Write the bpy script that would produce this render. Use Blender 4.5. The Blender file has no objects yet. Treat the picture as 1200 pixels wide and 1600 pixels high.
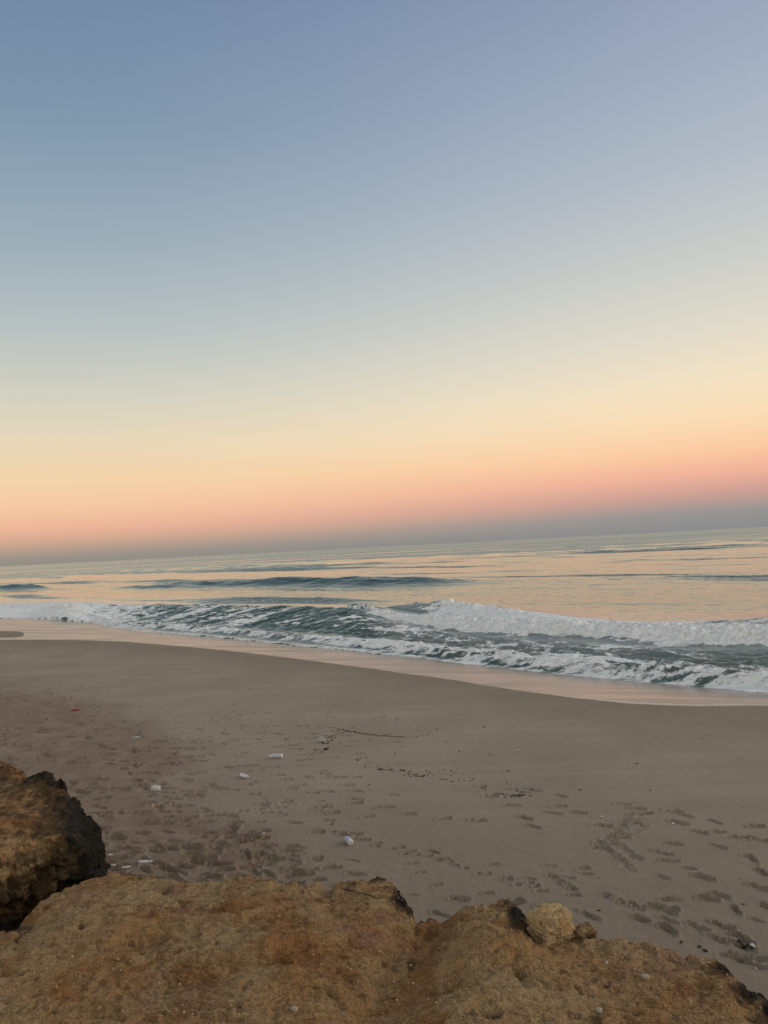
import bpy, math, random
import numpy as np
from mathutils import Vector, Matrix, noise as mnoise
random.seed(7); rng = np.random.default_rng(11)
C = bpy.context.scene.collection
SC = bpy.context.scene

# ------------------------------------------------------------------ camera
CAMZ = 4.0
PITCH = math.radians(2.68); ROLL = math.radians(2.96)
LENS = 26.0
F = 1600 * LENS / 36.0                      # focal length in photo pixels (1200 x 1600)
fw = np.array([0, math.cos(PITCH), math.sin(PITCH)])
u0 = np.array([0, -math.sin(PITCH), math.cos(PITCH)])
r0 = np.array([1.0, 0, 0])
rt = r0 * math.cos(ROLL) - u0 * math.sin(ROLL)
up = r0 * math.sin(ROLL) + u0 * math.cos(ROLL)
cam_d = bpy.data.cameras.new('camera'); cam = bpy.data.objects.new('camera', cam_d); C.objects.link(cam)
cam_d.sensor_fit = 'VERTICAL'; cam_d.sensor_height = 36; cam_d.lens = LENS
cam_d.clip_start = 0.05; cam_d.clip_end = 90000
cam.matrix_world = Matrix(((rt[0], up[0], -fw[0], 0), (rt[1], up[1], -fw[1], 0), (rt[2], up[2], -fw[2], CAMZ), (0, 0, 0, 1)))
SC.camera = cam
SC.render.resolution_x = 768; SC.render.resolution_y = 1024
SC.view_settings.view_transform = 'Standard'; SC.view_settings.look = 'None'
SC.view_settings.exposure = 0.0; SC.view_settings.gamma = 1.0

def ray(px, py):
    d = fw * F + rt * (px - 600) + up * (800 - py)
    return d / np.linalg.norm(d)
def at_z(px, py, z):
    d = ray(px, py); t = (z - CAMZ) / d[2]
    return np.array([d[0] * t, d[1] * t, z])
def project(X, Y, Z):
    d0 = X; d1 = Y; d2 = Z - CAMZ
    f = d0 * fw[0] + d1 * fw[1] + d2 * fw[2]
    f = np.where(f < 0.05, 0.05, f)
    px = 600 + F * (d0 * rt[0] + d1 * rt[1] + d2 * rt[2]) / f
    py = 800 - F * (d0 * up[0] + d1 * up[1] + d2 * up[2]) / f
    return px, py

# ------------------------------------------------------------------ sky: clear dusk, pink band over the blue-grey earth shadow
def lin(c):
    return tuple(((v / 255) / 12.92 if v / 255 <= 0.04045 else ((v / 255 + 0.055) / 1.055) ** 2.4) for v in c)
W = bpy.data.worlds.new('World'); SC.world = W; W.use_nodes = True
nt = W.node_tree; nt.nodes.clear()
def N(t, typ, **kw):
    n = t.nodes.new(typ)
    for k, v in kw.items():
        setattr(n, k, v)
    return n
def ramp(t, stops, interp='LINEAR'):
    r = N(t, 'ShaderNodeValToRGB'); cr = r.color_ramp; cr.interpolation = interp
    while len(cr.elements) < len(stops): cr.elements.new(0.5)
    for e, (p, c) in zip(cr.elements, stops):
        e.position = p; e.color = (*c, 1) if len(c) == 3 else c
    return r
def math_n(t, op, a, b=None, c=None, clamp=False):
    n = N(t, 'ShaderNodeMath', operation=op, use_clamp=clamp)
    for i, v in enumerate((a, b, c)):
        if v is None: continue
        if isinstance(v, (int, float)): n.inputs[i].default_value = v
        else: t.links.new(v, n.inputs[i])
    return n.outputs[0]
tc = N(nt, 'ShaderNodeTexCoord'); sp = N(nt, 'ShaderNodeSeparateXYZ'); nt.links.new(tc.outputs['Generated'], sp.inputs[0])
el = math_n(nt, 'ARCSINE', sp.outputs['Z'])
elf = math_n(nt, 'DIVIDE', math_n(nt, 'ADD', el, math.radians(5)), math.radians(95), clamp=True)
def E(deg): return (deg + 5) / 95
SKY_L = [(-5, (112, 114, 108)), (0.0, (142, 139, 132)), (0.7, (164, 150, 137)), (1.5, (206, 167, 142)), (2.4, (235, 180, 152)), (3.8, (245, 199, 162)),
         (6.0, (244, 212, 171)), (8.6, (231, 215, 185)), (12.0, (209, 208, 193)), (16.5, (182, 192, 193)), (22.5, (154, 172, 184)), (30, (125, 149, 171)), (38, (107, 131, 163)), (60, (120, 130, 146)), (90, (118, 124, 134))]
SKY_R = [(-5, (118, 120, 120)), (0.0, (138, 140, 141)), (1.3, (152, 149, 147)), (2.6, (204, 160, 148)), (4.0, (240, 178, 154)), (5.6, (252, 202, 162)),
         (7.8, (251, 220, 181)), (10.5, (243, 226, 195)), (14.0, (225, 219, 203)), (19, (202, 205, 201)), (25, (178, 187, 198)), (31, (160, 172, 191)), (38, (141, 154, 180)), (60, (128, 138, 154)), (90, (118, 124, 134))]
rl = ramp(nt, [(E(a), lin(c)) for a, c in SKY_L]); rr = ramp(nt, [(E(a), lin(c)) for a, c in SKY_R])
# the western half behind the viewer, where the sun has just gone
rb = ramp(nt, [(E(a), tuple(v * 1.22 for v in lin(c))) for a, c in [(-5, (90, 84, 78)), (0, (215, 180, 150)), (5, (242, 212, 178)), (12, (242, 228, 205)), (25, (228, 224, 214)), (50, (165, 167, 172)), (90, (118, 124, 134))]])
for r_ in (rl, rr, rb): nt.links.new(elf, r_.inputs[0])
azf = N(nt, 'ShaderNodeMapRange', interpolation_type='SMOOTHSTEP'); nt.links.new(sp.outputs['X'], azf.inputs[0])
azf.inputs[1].default_value = -0.5; azf.inputs[2].default_value = 0.5
mx = N(nt, 'ShaderNodeMix', data_type='RGBA'); nt.links.new(azf.outputs[0], mx.inputs[0]); nt.links.new(rl.outputs[0], mx.inputs[6]); nt.links.new(rr.outputs[0], mx.inputs[7])
bkf = N(nt, 'ShaderNodeMapRange', interpolation_type='SMOOTHSTEP'); nt.links.new(sp.outputs['Y'], bkf.inputs[0])
bkf.inputs[1].default_value = 0.3; bkf.inputs[2].default_value = -0.6
mb = N(nt, 'ShaderNodeMix', data_type='RGBA'); nt.links.new(bkf.outputs[0], mb.inputs[0]); nt.links.new(mx.outputs[2], mb.inputs[6]); nt.links.new(rb.outputs[0], mb.inputs[7])
bg = N(nt, 'ShaderNodeBackground'); bg.inputs[1].default_value = 1.0; nt.links.new(mb.outputs[2], bg.inputs[0])
wo = N(nt, 'ShaderNodeOutputWorld'); nt.links.new(bg.outputs[0], wo.inputs[0])

# ------------------------------------------------------------------ the only lamp: very soft dusk glow
SUN_AZ = math.radians(68); SUN_EL = math.radians(20)
sd = bpy.data.lights.new('sun', 'SUN'); sd.energy = 1.15; sd.angle = math.radians(18); sd.color = (1.0, 0.86, 0.74)
so = bpy.data.objects.new('sun', sd); C.objects.link(so)
sv = Vector((math.sin(SUN_AZ) * math.cos(SUN_EL), math.cos(SUN_AZ) * math.cos(SUN_EL), math.sin(SUN_EL)))
so.rotation_euler = sv.to_track_quat('Z', 'Y').to_euler()

# ------------------------------------------------------------------ numpy helpers
TB = rng.random((256, 256)).astype(np.float32) * 2 - 1
def vn(x, y):
    xi = np.floor(x); yi = np.floor(y); fx = (x - xi); fy = (y - yi)
    xi = xi.astype(np.int64) & 255; yi = yi.astype(np.int64) & 255
    x1 = (xi + 1) & 255; y1 = (yi + 1) & 255
    fx = fx * fx * fx * (fx * (fx * 6 - 15) + 10); fy = fy * fy * fy * (fy * (fy * 6 - 15) + 10)
    a = TB[yi, xi]; b = TB[yi, x1]; c = TB[y1, xi]; d = TB[y1, x1]
    return (a + (b - a) * fx) * (1 - fy) + (c + (d - c) * fx) * fy
def fbm(x, y, o=4, gain=0.5, seed=0.0, ridged=False):
    s = 0; a = 1; n = 0; ca, sa = math.cos(0.61), math.sin(0.61)
    x = x + 17.3 * seed; y = y - 9.1 * seed
    for i in range(o):
        v = vn(x, y)
        if ridged: v = 1 - 2 * np.abs(v)
        s = s + a * v; n += a; a *= gain
        x, y = (x * ca - y * sa) * 2.03 + 5.1, (x * sa + y * ca) * 2.03 - 3.7
    return s / n
T3 = rng.random(4096).astype(np.float32) * 2 - 1
P3 = rng.permutation(4096)
def vn3(x, y, z):
    xi = np.floor(x); yi = np.floor(y); zi = np.floor(z); fx = x - xi; fy = y - yi; fz = z - zi
    xi = xi.astype(np.int64); yi = yi.astype(np.int64); zi = zi.astype(np.int64)
    f = lambda t: t * t * t * (t * (t * 6 - 15) + 10)
    fx, fy, fz = f(fx), f(fy), f(fz)
    def h(i, j, k): return T3[P3[(P3[(P3[i & 4095] + j) & 4095] + k) & 4095]]
    r = []
    for k in (0, 1):
        a = h(xi, yi, zi + k); b = h(xi + 1, yi, zi + k); c = h(xi, yi + 1, zi + k); d = h(xi + 1, yi + 1, zi + k)
        r.append((a + (b - a) * fx) * (1 - fy) + (c + (d - c) * fx) * fy)
    return r[0] * (1 - fz) + r[1] * fz
def fbm3(p, s, o=4, gain=0.5, ridged=False, seed=0):
    x, y, z = p[..., 0] * s + 11.7 * seed, p[..., 1] * s + 3.3, p[..., 2] * s - 5.9 * seed
    t = 0; a = 1; n = 0
    for i in range(o):
        v = vn3(x, y, z)
        if ridged: v = 1 - 2 * np.abs(v)
        t = t + a * v; n += a; a *= gain
        x, y, z = (x * .8 - y * .6) * 2.05 + 1.3, (x * .6 + y * .8) * 2.05 + 7.7, z * 2.05 + 2.9
    return t / n
def ss(a, b, x):
    t = np.clip((x - a) / (b - a), 0, 1); return t * t * (3 - 2 * t)
def grid_mesh(name, P, mat, wrap=False, attrs=None, link=True):
    nr, na = P.shape[:2]
    idx = np.arange(nr * na).reshape(nr, na)
    if wrap: idx = np.concatenate([idx, idx[:, :1]], 1)
    q = np.stack([idx[:-1, :-1], idx[:-1, 1:], idx[1:, 1:], idx[1:, :-1]], -1).reshape(-1, 4)[:, ::-1]
    return raw_mesh(name, P.reshape(-1, 3), q, mat, attrs, link)
def raw_mesh(name, V, Q, mat, attrs=None, link=True, smooth=True):
    me = bpy.data.meshes.new(name)
    k = Q.shape[1]
    me.vertices.add(len(V)); me.vertices.foreach_set('co', np.ascontiguousarray(V, dtype=np.float32).ravel())
    me.loops.add(Q.size); me.loops.foreach_set('vertex_index', np.ascontiguousarray(Q, dtype=np.int32).ravel())
    me.polygons.add(len(Q)); me.polygons.foreach_set('loop_start', np.arange(0, Q.size, k, dtype=np.int32))
    me.polygons.foreach_set('loop_total', np.full(len(Q), k, dtype=np.int32))
    me.update(calc_edges=True)
    me.polygons.foreach_set('use_smooth', np.full(len(Q), smooth, dtype=bool))
    for an, av in (attrs or {}).items():
        a = me.attributes.new(an, 'FLOAT', 'POINT'); a.data.foreach_set('value', np.ascontiguousarray(av, dtype=np.float32).ravel())
    me.materials.append(mat)
    o = bpy.data.objects.new(name, me)
    if link: C.objects.link(o)
    return o
def tag(o, label=None, cat=None, group=None, kind=None):
    if label: o['label'] = label
    if cat: o['category'] = cat
    if group: o['group'] = group
    if kind: o['kind'] = kind
    return o

# ------------------------------------------------------------------ materials
def new_mat(name):
    m = bpy.data.materials.new(name); m.use_nodes = True; t = m.node_tree
    b = t.nodes['Principled BSDF']
    return m, t, b
def noise_n(t, scale, detail=4, rough=0.5, vec=None, dist=0.0):
    n = N(t, 'ShaderNodeTexNoise'); n.inputs['Scale'].default_value = scale; n.inputs['Detail'].default_value = detail
    n.inputs['Roughness'].default_value = rough; n.inputs['Distortion'].default_value = dist
    if vec is not None: t.links.new(vec, n.inputs['Vector'])
    return n.outputs['Fac']
def coords(t, scale=(1, 1, 1), rz=0.0):
    c = N(t, 'ShaderNodeTexCoord'); m = N(t, 'ShaderNodeMapping'); t.links.new(c.outputs['Object'], m.inputs[0])
    m.inputs['Rotation'].default_value = (0, 0, rz); m.inputs['Scale'].default_value = scale
    return m.outputs[0]
def attr(t, name):
    a = N(t, 'ShaderNodeAttribute', attribute_name=name); return a.outputs['Fac']
def mix(t, f, a, b, mode='MIX'):
    n = N(t, 'ShaderNodeMix', data_type='RGBA', blend_type=mode)
    if isinstance(f, (int, float)): n.inputs[0].default_value = f
    else: t.links.new(f, n.inputs[0])
    for i, v in ((6, a), (7, b)):
        if isinstance(v, tuple): n.inputs[i].default_value = (*v, 1)
        else: t.links.new(v, n.inputs[i])
    return n.outputs[2]
def mrange(t, v, a, b, c=0.0, d=1.0, smooth=True):
    n = N(t, 'ShaderNodeMapRange', interpolation_type='SMOOTHSTEP' if smooth else 'LINEAR')
    t.links.new(v, n.inputs[0])
    for i, x in ((1, a), (2, b), (3, c), (4, d)): n.inputs[i].default_value = x
    return n.outputs[0]
def bump(t, h, strength, dist, nrm=None):
    n = N(t, 'ShaderNodeBump'); n.inputs['Distance'].default_value = dist
    if isinstance(strength, (int, float)): n.inputs['Strength'].default_value = strength
    else: t.links.new(strength, n.inputs['Strength'])
    t.links.new(h, n.inputs['Height'])
    if nrm is not None: t.links.new(nrm, n.inputs['Normal'])
    return n.outputs[0]

# sand ---------------------------------------------------------------
M_SAND, t, b = new_mat('sand')
sparse_or_shaded = attr(t, 'sparse_or_shaded'); wet = attr(t, 'wet'); churn = attr(t, 'churn'); damp = attr(t, 'damp')
v1 = coords(t)
n_big = noise_n(t, 0.5, 3, 0.5, v1); n_mid = noise_n(t, 7, 5, 0.6, v1); n_fine = noise_n(t, 160, 3, 0.6, v1); n_spk = noise_n(t, 420, 2, 0.5, v1)
dry = mix(t, mrange(t, n_big, 0.3, 0.7), (0.335, 0.276, 0.205), (0.385, 0.316, 0.236))
dry = mix(t, mrange(t, n_mid, 0.35, 0.7), dry, mix(t, 0.25, dry, (0.25, 0.20, 0.145)))
ch = mix(t, mrange(t, noise_n(t, 2.2, 5, 0.65, v1), 0.35, 0.62), (0.265, 0.195, 0.135), (0.205, 0.140, 0.092))
dry = mix(t, sparse_or_shaded, dry, mix(t, mrange(t, n_mid, 0.35, 0.7), (0.265, 0.210, 0.152), (0.300, 0.240, 0.174)))  # dims sand near the viewer: vignetting and sky occlusion put into the colour
col = mix(t, math_n(t, 'MULTIPLY', churn, 0.8), dry, ch)
col = mix(t, math_n(t, 'MULTIPLY', mrange(t, n_fine, 0.4, 0.72), 0.36), col, (0.14, 0.11, 0.08))
col = mix(t, math_n(t, 'MULTIPLY', mrange(t, n_spk, 0.62, 0.72), 0.5), col, (0.45, 0.42, 0.37))
col = mix(t, damp, col, mix(t, 0.5, col, (0.14, 0.115, 0.09)))
wn = mrange(t, noise_n(t, 0.8, 4, 0.55, coords(t, (0.25, 1.3, 1), math.radians(38)), 0.5), 0.3, 0.7)
tl2 = noise_n(t, 1.0, 5, 0.6, coords(t, (0.12, 1.6, 1), math.radians(36)), 0.6)
col = mix(t, mrange(t, tl2, 0.35, 0.65, 0, 0.22), col, (0.20, 0.165, 0.125))
col = mix(t, wet, col, mix(t, wn, (0.21, 0.183, 0.165), (0.315, 0.265, 0.235)))
col = mix(t, mrange(t, math_n(t, 'ADD', attr(t, 'scum'), math_n(t, 'MULTIPLY', math_n(t, 'SUBTRACT', noise_n(t, 5, 6, 0.7, coords(t, (0.4, 1.2, 1), math.radians(38)), 0.8), 0.5), 1.6)), 0.45, 0.75, 0, 0.7), col, (0.55, 0.53, 0.49))
t.links.new(col, b.inputs['Base Color'])
t.links.new(math_n(t, 'SUBTRACT', mrange(t, wet, 0.0, 1.0, 0.92, 0.32), math_n(t, 'MULTIPLY', wet, math_n(t, 'MULTIPLY', wn, 0.14))), b.inputs['Roughness'])
b.inputs['IOR'].default_value = 1.38
t.links.new(mrange(t, wet, 0.0, 1.0, 0.2, 0.42), b.inputs['Specular IOR Level'])
hh = math_n(t, 'ADD', math_n(t, 'MULTIPLY', n_fine, 0.5), n_mid)
t.links.new(bump(t, hh, mrange(t, wet, 0, 0.7, 0.8, 0.03), 0.014), b.inputs['Normal'])

# sea ----------------------------------------------------------------
M_SEA, t, b = new_mat('sea_water')
foam = attr(t, 'foam'); slick = attr(t, 'slick'); milk = attr(t, 'milk')
CR = math.radians(44)
vb = coords(t, (0.40, 1.0, 1), CR); vc = coords(t, (0.6, 1.0, 1), CR)
nf = noise_n(t, 1.2, 8, 0.70, vb, 1.2); nf2 = noise_n(t, 5.0, 5, 0.7, vc, 0.5)
# lacy, broken foam: cells torn open
vo = N(t, 'ShaderNodeTexVoronoi', feature='DISTANCE_TO_EDGE'); vo.inputs['Scale'].default_value = 1.5
wv = N(t, 'ShaderNodeTexNoise'); wv.inputs['Scale'].default_value = 1.1; wv.inputs['Detail'].default_value = 5; t.links.new(vb, wv.inputs['Vector'])
vm = N(t, 'ShaderNodeVectorMath', operation='MULTIPLY_ADD'); t.links.new(wv.outputs['Color'], vm.inputs[0]); vm.inputs[1].default_value = (1.6, 1.6, 1.6); t.links.new(vb, vm.inputs[2])
t.links.new(vm.outputs[0], vo.inputs['Vector'])
lace = mrange(t, vo.outputs['Distance'], 0.0, 0.28, 0.16, -0.16, smooth=False)
fsum = math_n(t, 'ADD', foam, math_n(t, 'MULTIPLY', math_n(t, 'SUBTRACT', nf, 0.5), 1.45))
fsum = math_n(t, 'ADD', fsum, math_n(t, 'MULTIPLY', math_n(t, 'SUBTRACT', nf2, 0.5), 0.7))
fsum = math_n(t, 'ADD', fsum, lace)
ff = mrange(t, fsum, 0.46, 0.72)
body = mix(t, mrange(t, noise_n(t, 0.6, 3, 0.5, vc), 0.3, 0.7), (0.026, 0.062, 0.048), (0.042, 0.088, 0.066))
body = mix(t, milk, body, (0.27, 0.295, 0.272))
fcol = mix(t, mrange(t, nf2, 0.38, 0.62), (0.78, 0.84, 0.83), (0.97, 0.98, 0.97))
t.links.new(mix(t, ff, body, fcol), b.inputs['Base Color'])
b.inputs['IOR'].default_value = 1.333
# slicks: long smooth lanes among ruffled water
s1 = noise_n(t, 0.0045, 5, 0.62, coords(t, (0.22, 1.5, 1), CR - 0.35), 0.4); s2 = noise_n(t, 0.035, 4, 0.6, coords(t, (0.22, 1.2, 1), CR - 0.2), 0.3)
sl_ = math_n(t, 'ADD', math_n(t, 'MULTIPLY', s1, 0.65), math_n(t, 'MULTIPLY', s2, 0.35))
slk = math_n(t, 'MAXIMUM', mrange(t, sl_, 0.545, 0.60), slick)
ruf = mrange(t, slk, 0, 1, 1.0, 0.0, smooth=False)
t.links.new(mrange(t, math_n(t, 'MAXIMUM', ff, 0.0), 0, 1, 0.09, 0.8), b.inputs['Roughness'])
# wavelets as slopes of the water surface (not filtered away far off)
geo = N(t, 'ShaderNodeNewGeometry')
def slopes(scale, det, k, vec):
    n = N(t, 'ShaderNodeTexNoise'); n.inputs['Scale'].default_value = scale; n.inputs['Detail'].default_value = det; t.links.new(vec, n.inputs['Vector'])
    a = N(t, 'ShaderNodeVectorMath', operation='SUBTRACT'); t.links.new(n.outputs['Color'], a.inputs[0]); a.inputs[1].default_value = (.5, .5, .5)
    m = N(t, 'ShaderNodeVectorMath', operation='MULTIPLY'); t.links.new(a.outputs[0], m.inputs[0]); m.inputs[1].default_value = (k, k * 0.6, 0)
    return m.outputs[0]
sa = slopes(0.55, 2, 0.34, coords(t, (0.45, 1.3, 1), CR)); sb = slopes(2.6, 3, 0.46, coords(t, (0.7, 1.2, 1), CR))
add = N(t, 'ShaderNodeVectorMath', operation='ADD'); t.links.new(sa, add.inputs[0]); t.links.new(sb, add.inputs[1])
scl = N(t, 'ShaderNodeVectorMath', operation='SCALE'); t.links.new(add.outputs[0], scl.inputs[0]); t.links.new(mrange(t, ruf, 0, 1, 0.16, 0.9), scl.inputs['Scale'])
# the shoreward faces of the wavelets: a mean tilt towards the beach that grows where the wind ruffles the water
tl_ = N(t, 'ShaderNodeVectorMath', operation='SCALE'); tl_.inputs[0].default_value = (-0.35, -0.94, 0); t.links.new(mrange(t, ruf, 0, 1, 0.020, 0.145), tl_.inputs['Scale'])
ad1 = N(t, 'ShaderNodeVectorMath', operation='ADD'); t.links.new(geo.outputs['Normal'], ad1.inputs[0]); t.links.new(tl_.outputs[0], ad1.inputs[1])
ad2 = N(t, 'ShaderNodeVectorMath', operation='ADD'); t.links.new(ad1.outputs[0], ad2.inputs[0]); t.links.new(scl.outputs[0], ad2.inputs[1])
nz = N(t, 'ShaderNodeVectorMath', operation='NORMALIZE'); t.links.new(ad2.outputs[0], nz.inputs[0])
nb = bump(t, nf2, math_n(t, 'MULTIPLY', ff, 1.0), 0.13, nz.outputs[0])
t.links.new(nb, b.inputs['Normal'])

# rock ---------------------------------------------------------------
def rock_mat(name, cols, dark=(0.010, 0.009, 0.007), grit=1.0, bd=0.010):
    m, t, b = new_mat(name)
    pat_shade = attr(t, 'patina_shade'); rust = attr(t, 'rust'); rose = attr(t, 'rose'); v = coords(t)
    a1 = noise_n(t, 2.1, 5, 0.6, v, 0.5); a2 = noise_n(t, 3.3, 4, 0.6, coords(t, (1, 1, 1), 1.2), 0.8); a3 = noise_n(t, 17, 6, 0.72, v)
    g1 = noise_n(t, 210, 4, 0.75, v); g2 = noise_n(t, 75, 3, 0.65, v)
    c = mix(t, mrange(t, a1, 0.36, 0.62), cols[0], cols[1])
    c = mix(t, mrange(t, a2, 0.50, 0.66), c, cols[2])
    c = mix(t, math_n(t, 'MULTIPLY', mrange(t, noise_n(t, 1.6, 4, 0.6, coords(t, (1, 1, 1), 2.6), 0.4), 0.56, 0.70), 0.8), c, cols[3])
    br = math_n(t, 'MULTIPLY', math_n(t, 'SUBTRACT', a3, 0.5), 1.2)
    c = mix(t, mrange(t, math_n(t, 'ADD', rust, br), 0.25, 0.85, 0, 0.8), c, (0.33, 0.150, 0.045))
    c = mix(t, mrange(t, math_n(t, 'ADD', rose, br), 0.25, 0.85, 0, 0.55), c, (0.28, 0.12, 0.085))
    c = mix(t, math_n(t, 'MULTIPLY', mrange(t, a3, 0.44, 0.66), 0.62), c, mix(t, 0.6, c, (0.05, 0.028, 0.012)))
    g3 = noise_n(t, 58, 5, 0.8, coords(t, (1, 1, 1), 0.7), 0.4)
    c = mix(t, math_n(t, 'MULTIPLY', mrange(t, g3, 0.48, 0.36), 0.42 * grit), c, (0.050, 0.028, 0.012))
    c = mix(t, math_n(t, 'MULTIPLY', mrange(t, g1, 0.50, 0.38), 0.75 * grit), c, (0.040, 0.024, 0.012))
    c = mix(t, math_n(t, 'MULTIPLY', mrange(t, g1, 0.56, 0.66), 0.60 * grit), c, (0.55, 0.43, 0.26))
    # weathered black crust with painted undercut shade, broken up
    pf = math_n(t, 'ADD', pat_shade, math_n(t, 'MULTIPLY', math_n(t, 'SUBTRACT', noise_n(t, 7, 7, 0.75, v), 0.5), 2.0))
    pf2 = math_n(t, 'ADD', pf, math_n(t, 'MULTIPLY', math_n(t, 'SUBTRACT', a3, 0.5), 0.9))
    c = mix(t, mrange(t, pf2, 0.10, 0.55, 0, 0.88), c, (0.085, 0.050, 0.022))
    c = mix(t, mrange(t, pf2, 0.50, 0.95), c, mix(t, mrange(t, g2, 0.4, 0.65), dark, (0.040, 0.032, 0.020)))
    t.links.new(c, b.inputs['Base Color']); b.inputs['Roughness'].default_value = 0.93
    b.inputs['Specular IOR Level'].default_value = 0.2
    h = math_n(t, 'ADD', math_n(t, 'MULTIPLY', a3, 2.6), math_n(t, 'ADD', math_n(t, 'MULTIPLY', g1, 0.6), math_n(t, 'ADD', math_n(t, 'MULTIPLY', g2, 0.5), math_n(t, 'MULTIPLY', g3, 0.3))))
    t.links.new(bump(t, h, 1.0, bd * 1.35), b.inputs['Normal'])
    return m
M_ROCK = rock_mat('ochre_rock', [(0.480, 0.335, 0.165), (0.430, 0.250, 0.100), (0.380, 0.180, 0.060), (0.390, 0.200, 0.125)])
M_STONE = rock_mat('pale_stone', [(0.66, 0.48, 0.26), (0.52, 0.34, 0.15), (0.80, 0.67, 0.44), (0.38, 0.23, 0.10)], grit=0.5, bd=0.006)
def plain(name, col, rough=0.5, **kw):
    m, t, b = new_mat(name)
    n = noise_n(t, 60, 3, 0.6, coords(t))
    dk = tuple(c * 0.6 for c in col)
    t.links.new(mix(t, mrange(t, n, 0.35, 0.65), dk, col), b.inputs['Base Color']); b.inputs['Roughness'].default_value = rough
    for k, v in kw.items(): b.inputs[k].default_value = v
    t.links.new(bump(t, n, 0.4, 0.003), b.inputs['Normal'])
    return m
M_WHITE = plain('white_plastic', (0.78, 0.78, 0.77), 0.35)
M_PAPER = plain('white_paper', (0.70, 0.69, 0.66), 0.7)
M_CLEAR = plain('clear_plastic', (0.72, 0.76, 0.76), 0.18, **{'Transmission Weight': 0.45})
M_BLUE = plain('blue_label', (0.42, 0.55, 0.78), 0.4)
M_RED = plain('red_plastic', (0.50, 0.02, 0.03), 0.4)
M_WEED = plain('dark_weed', (0.035, 0.022, 0.014), 0.7)
M_TWIG = plain('twig_bark', (0.07, 0.045, 0.028), 0.9)
M_PEB = plain('dark_pebble', (0.045, 0.036, 0.028), 0.8)

# ------------------------------------------------------------------ terrain functions
ZW = -0.9
def line_world(pts, z, ext=None):
    P = [at_z(x, y, z)[:2] for x, y in pts]
    P = np.array(sorted(P, key=lambda p: p[0])); return P
EDGE_PX = [(-700, 970), (-350, 967), (0, 966), (80, 968), (150, 974), (185, 984), (260, 990), (330, 995), (430, 1006), (560, 1018), (700, 1034), (850, 1052), (950, 1063), (1080, 1073), (1200, 1083), (1400, 1100), (1800, 1130)]
DRY_PX = [(-700, 1002), (-350, 1000), (0, 1000), (120, 1000), (200, 1003), (350, 1016), (500, 1034), (600, 1048), (700, 1062), (800, 1077), (900, 1092), (980, 1100), (1080, 1104), (1200, 1104), (1400, 1110), (1800, 1130)]
EL_ = line_world(EDGE_PX, ZW)
def ylin(L, X):
    y = np.interp(X, L[:, 0], L[:, 1])
    sl0 = (L[1, 1] - L[0, 1]) / (L[1, 0] - L[0, 0]); 
    y = np.where(X < L[0, 0], L[0, 1] + (X - L[0, 0]) * max(-1.2, min(-0.6, sl0)), y)
    y = np.where(X > L[-1, 0], L[-1, 1] - (X - L[-1, 0]) * 0.9, y)
    return y
def shore_d(X, Y): return (ylin(EL_, X) - Y) * 0.70     # + landward, smooth profile uses its own softened line
# softened line for the beach profile
_xs = np.linspace(-160, 60, 900); _ys = ylin(EL_, _xs)
_k = np.hanning(91); _k /= _k.sum(); _ysm = np.convolve(np.pad(_ys, 45, mode='edge'), _k, 'valid')
def sand_z(X, Y):
    d = (np.interp(X, _xs, _ysm) - Y) * 0.70
    return np.where(d > 0, ZW + 0.9 * (1 - np.exp(-np.maximum(d, 0) / 8.5)), np.maximum(ZW + 0.105 * d, -4.5))
def on_sand(px, py):
    d = ray(px, py); t = 2.0
    for _ in range(4000):
        p = d * t; p2 = p[2] + CAMZ
        z = float(sand_z(p[0], p[1]))
        if p2 <= z: break
        t += max(0.004, (p2 - z) * 0.5)
    return np.array([p[0], p[1], z])
DL_ = np.array(sorted([on_sand(x, y)[:2] for x, y in DRY_PX], key=lambda p: p[0]))

# ------------------------------------------------------------------ beach (sand sheet)
def fan(fine_half, fstep, full=True):
    fine = np.arange(-fine_half, fine_half + 1e-9, fstep)
    sparse_or_shaded = np.linspace(fine_half, 2 * math.pi - fine_half, 90)[1:-1]
    return np.concatenate([fine, sparse_or_shaded])
az = fan(math.radians(38), 0.00095); NF = int(2 * math.radians(38) / 0.00095) + 1
rs = [0.2]
while rs[-1] < 9000:
    r = rs[-1]
    s = 0.25 if r < 3 else 0.022 if r < 12 else 0.036 if r < 18 else r * 0.0042 if r < 90 else r * 0.08
    rs.append(r + s)
rs = np.array(rs)
A, R = np.meshgrid(az, rs)
X = R * np.sin(A); Y = R * np.cos(A); Z = sand_z(X, Y)
PX, PY = project(X, Y, Z)
front = (np.cos(A) > 0.5)
PXf = np.where(front, PX, -9999); PYf = np.where(front, PY, 3000)
wet = ss(-0.10, 0.14, (Y - ylin(DL_, X)) + 0.22 * fbm(X * 0.5, Y * 0.5, 3, 0.5, 5))
# dry lobe left in the swash
lobe = np.exp(-(((PXf + 25) / 62) ** 4 + ((PYf - 991) / 5.2) ** 4)); wet = wet * (1 - ss(0.3, 0.45, lobe))
damp = ss(-7, -0.2, (Y - ylin(DL_, X)) + 1.2 * fbm(X * 0.15, Y * 0.15, 2, 0.5, 8)) * (1 - wet) * 0.75
ddry = (Y - ylin(DL_, X)) + 0.22 * fbm(X * 0.5, Y * 0.5, 3, 0.5, 5); dsea = ylin(EL_, X) - Y
scum = 0.75 * np.exp(-((ddry - 0.22) / 0.16) ** 2) * ss(500, 1000, PXf) + 0.5 * ss(1.6, 0.1, dsea + 0.7 * fbm(X * 0.5, Y * 0.5, 4, 0.6, 15)) * wet + 0.42 * np.exp(-((dsea - 2.2 - 1.0 * fbm(X * 0.2, Y * 0.2, 2, 0.5, 16)) / 0.22) ** 2) * wet
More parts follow.
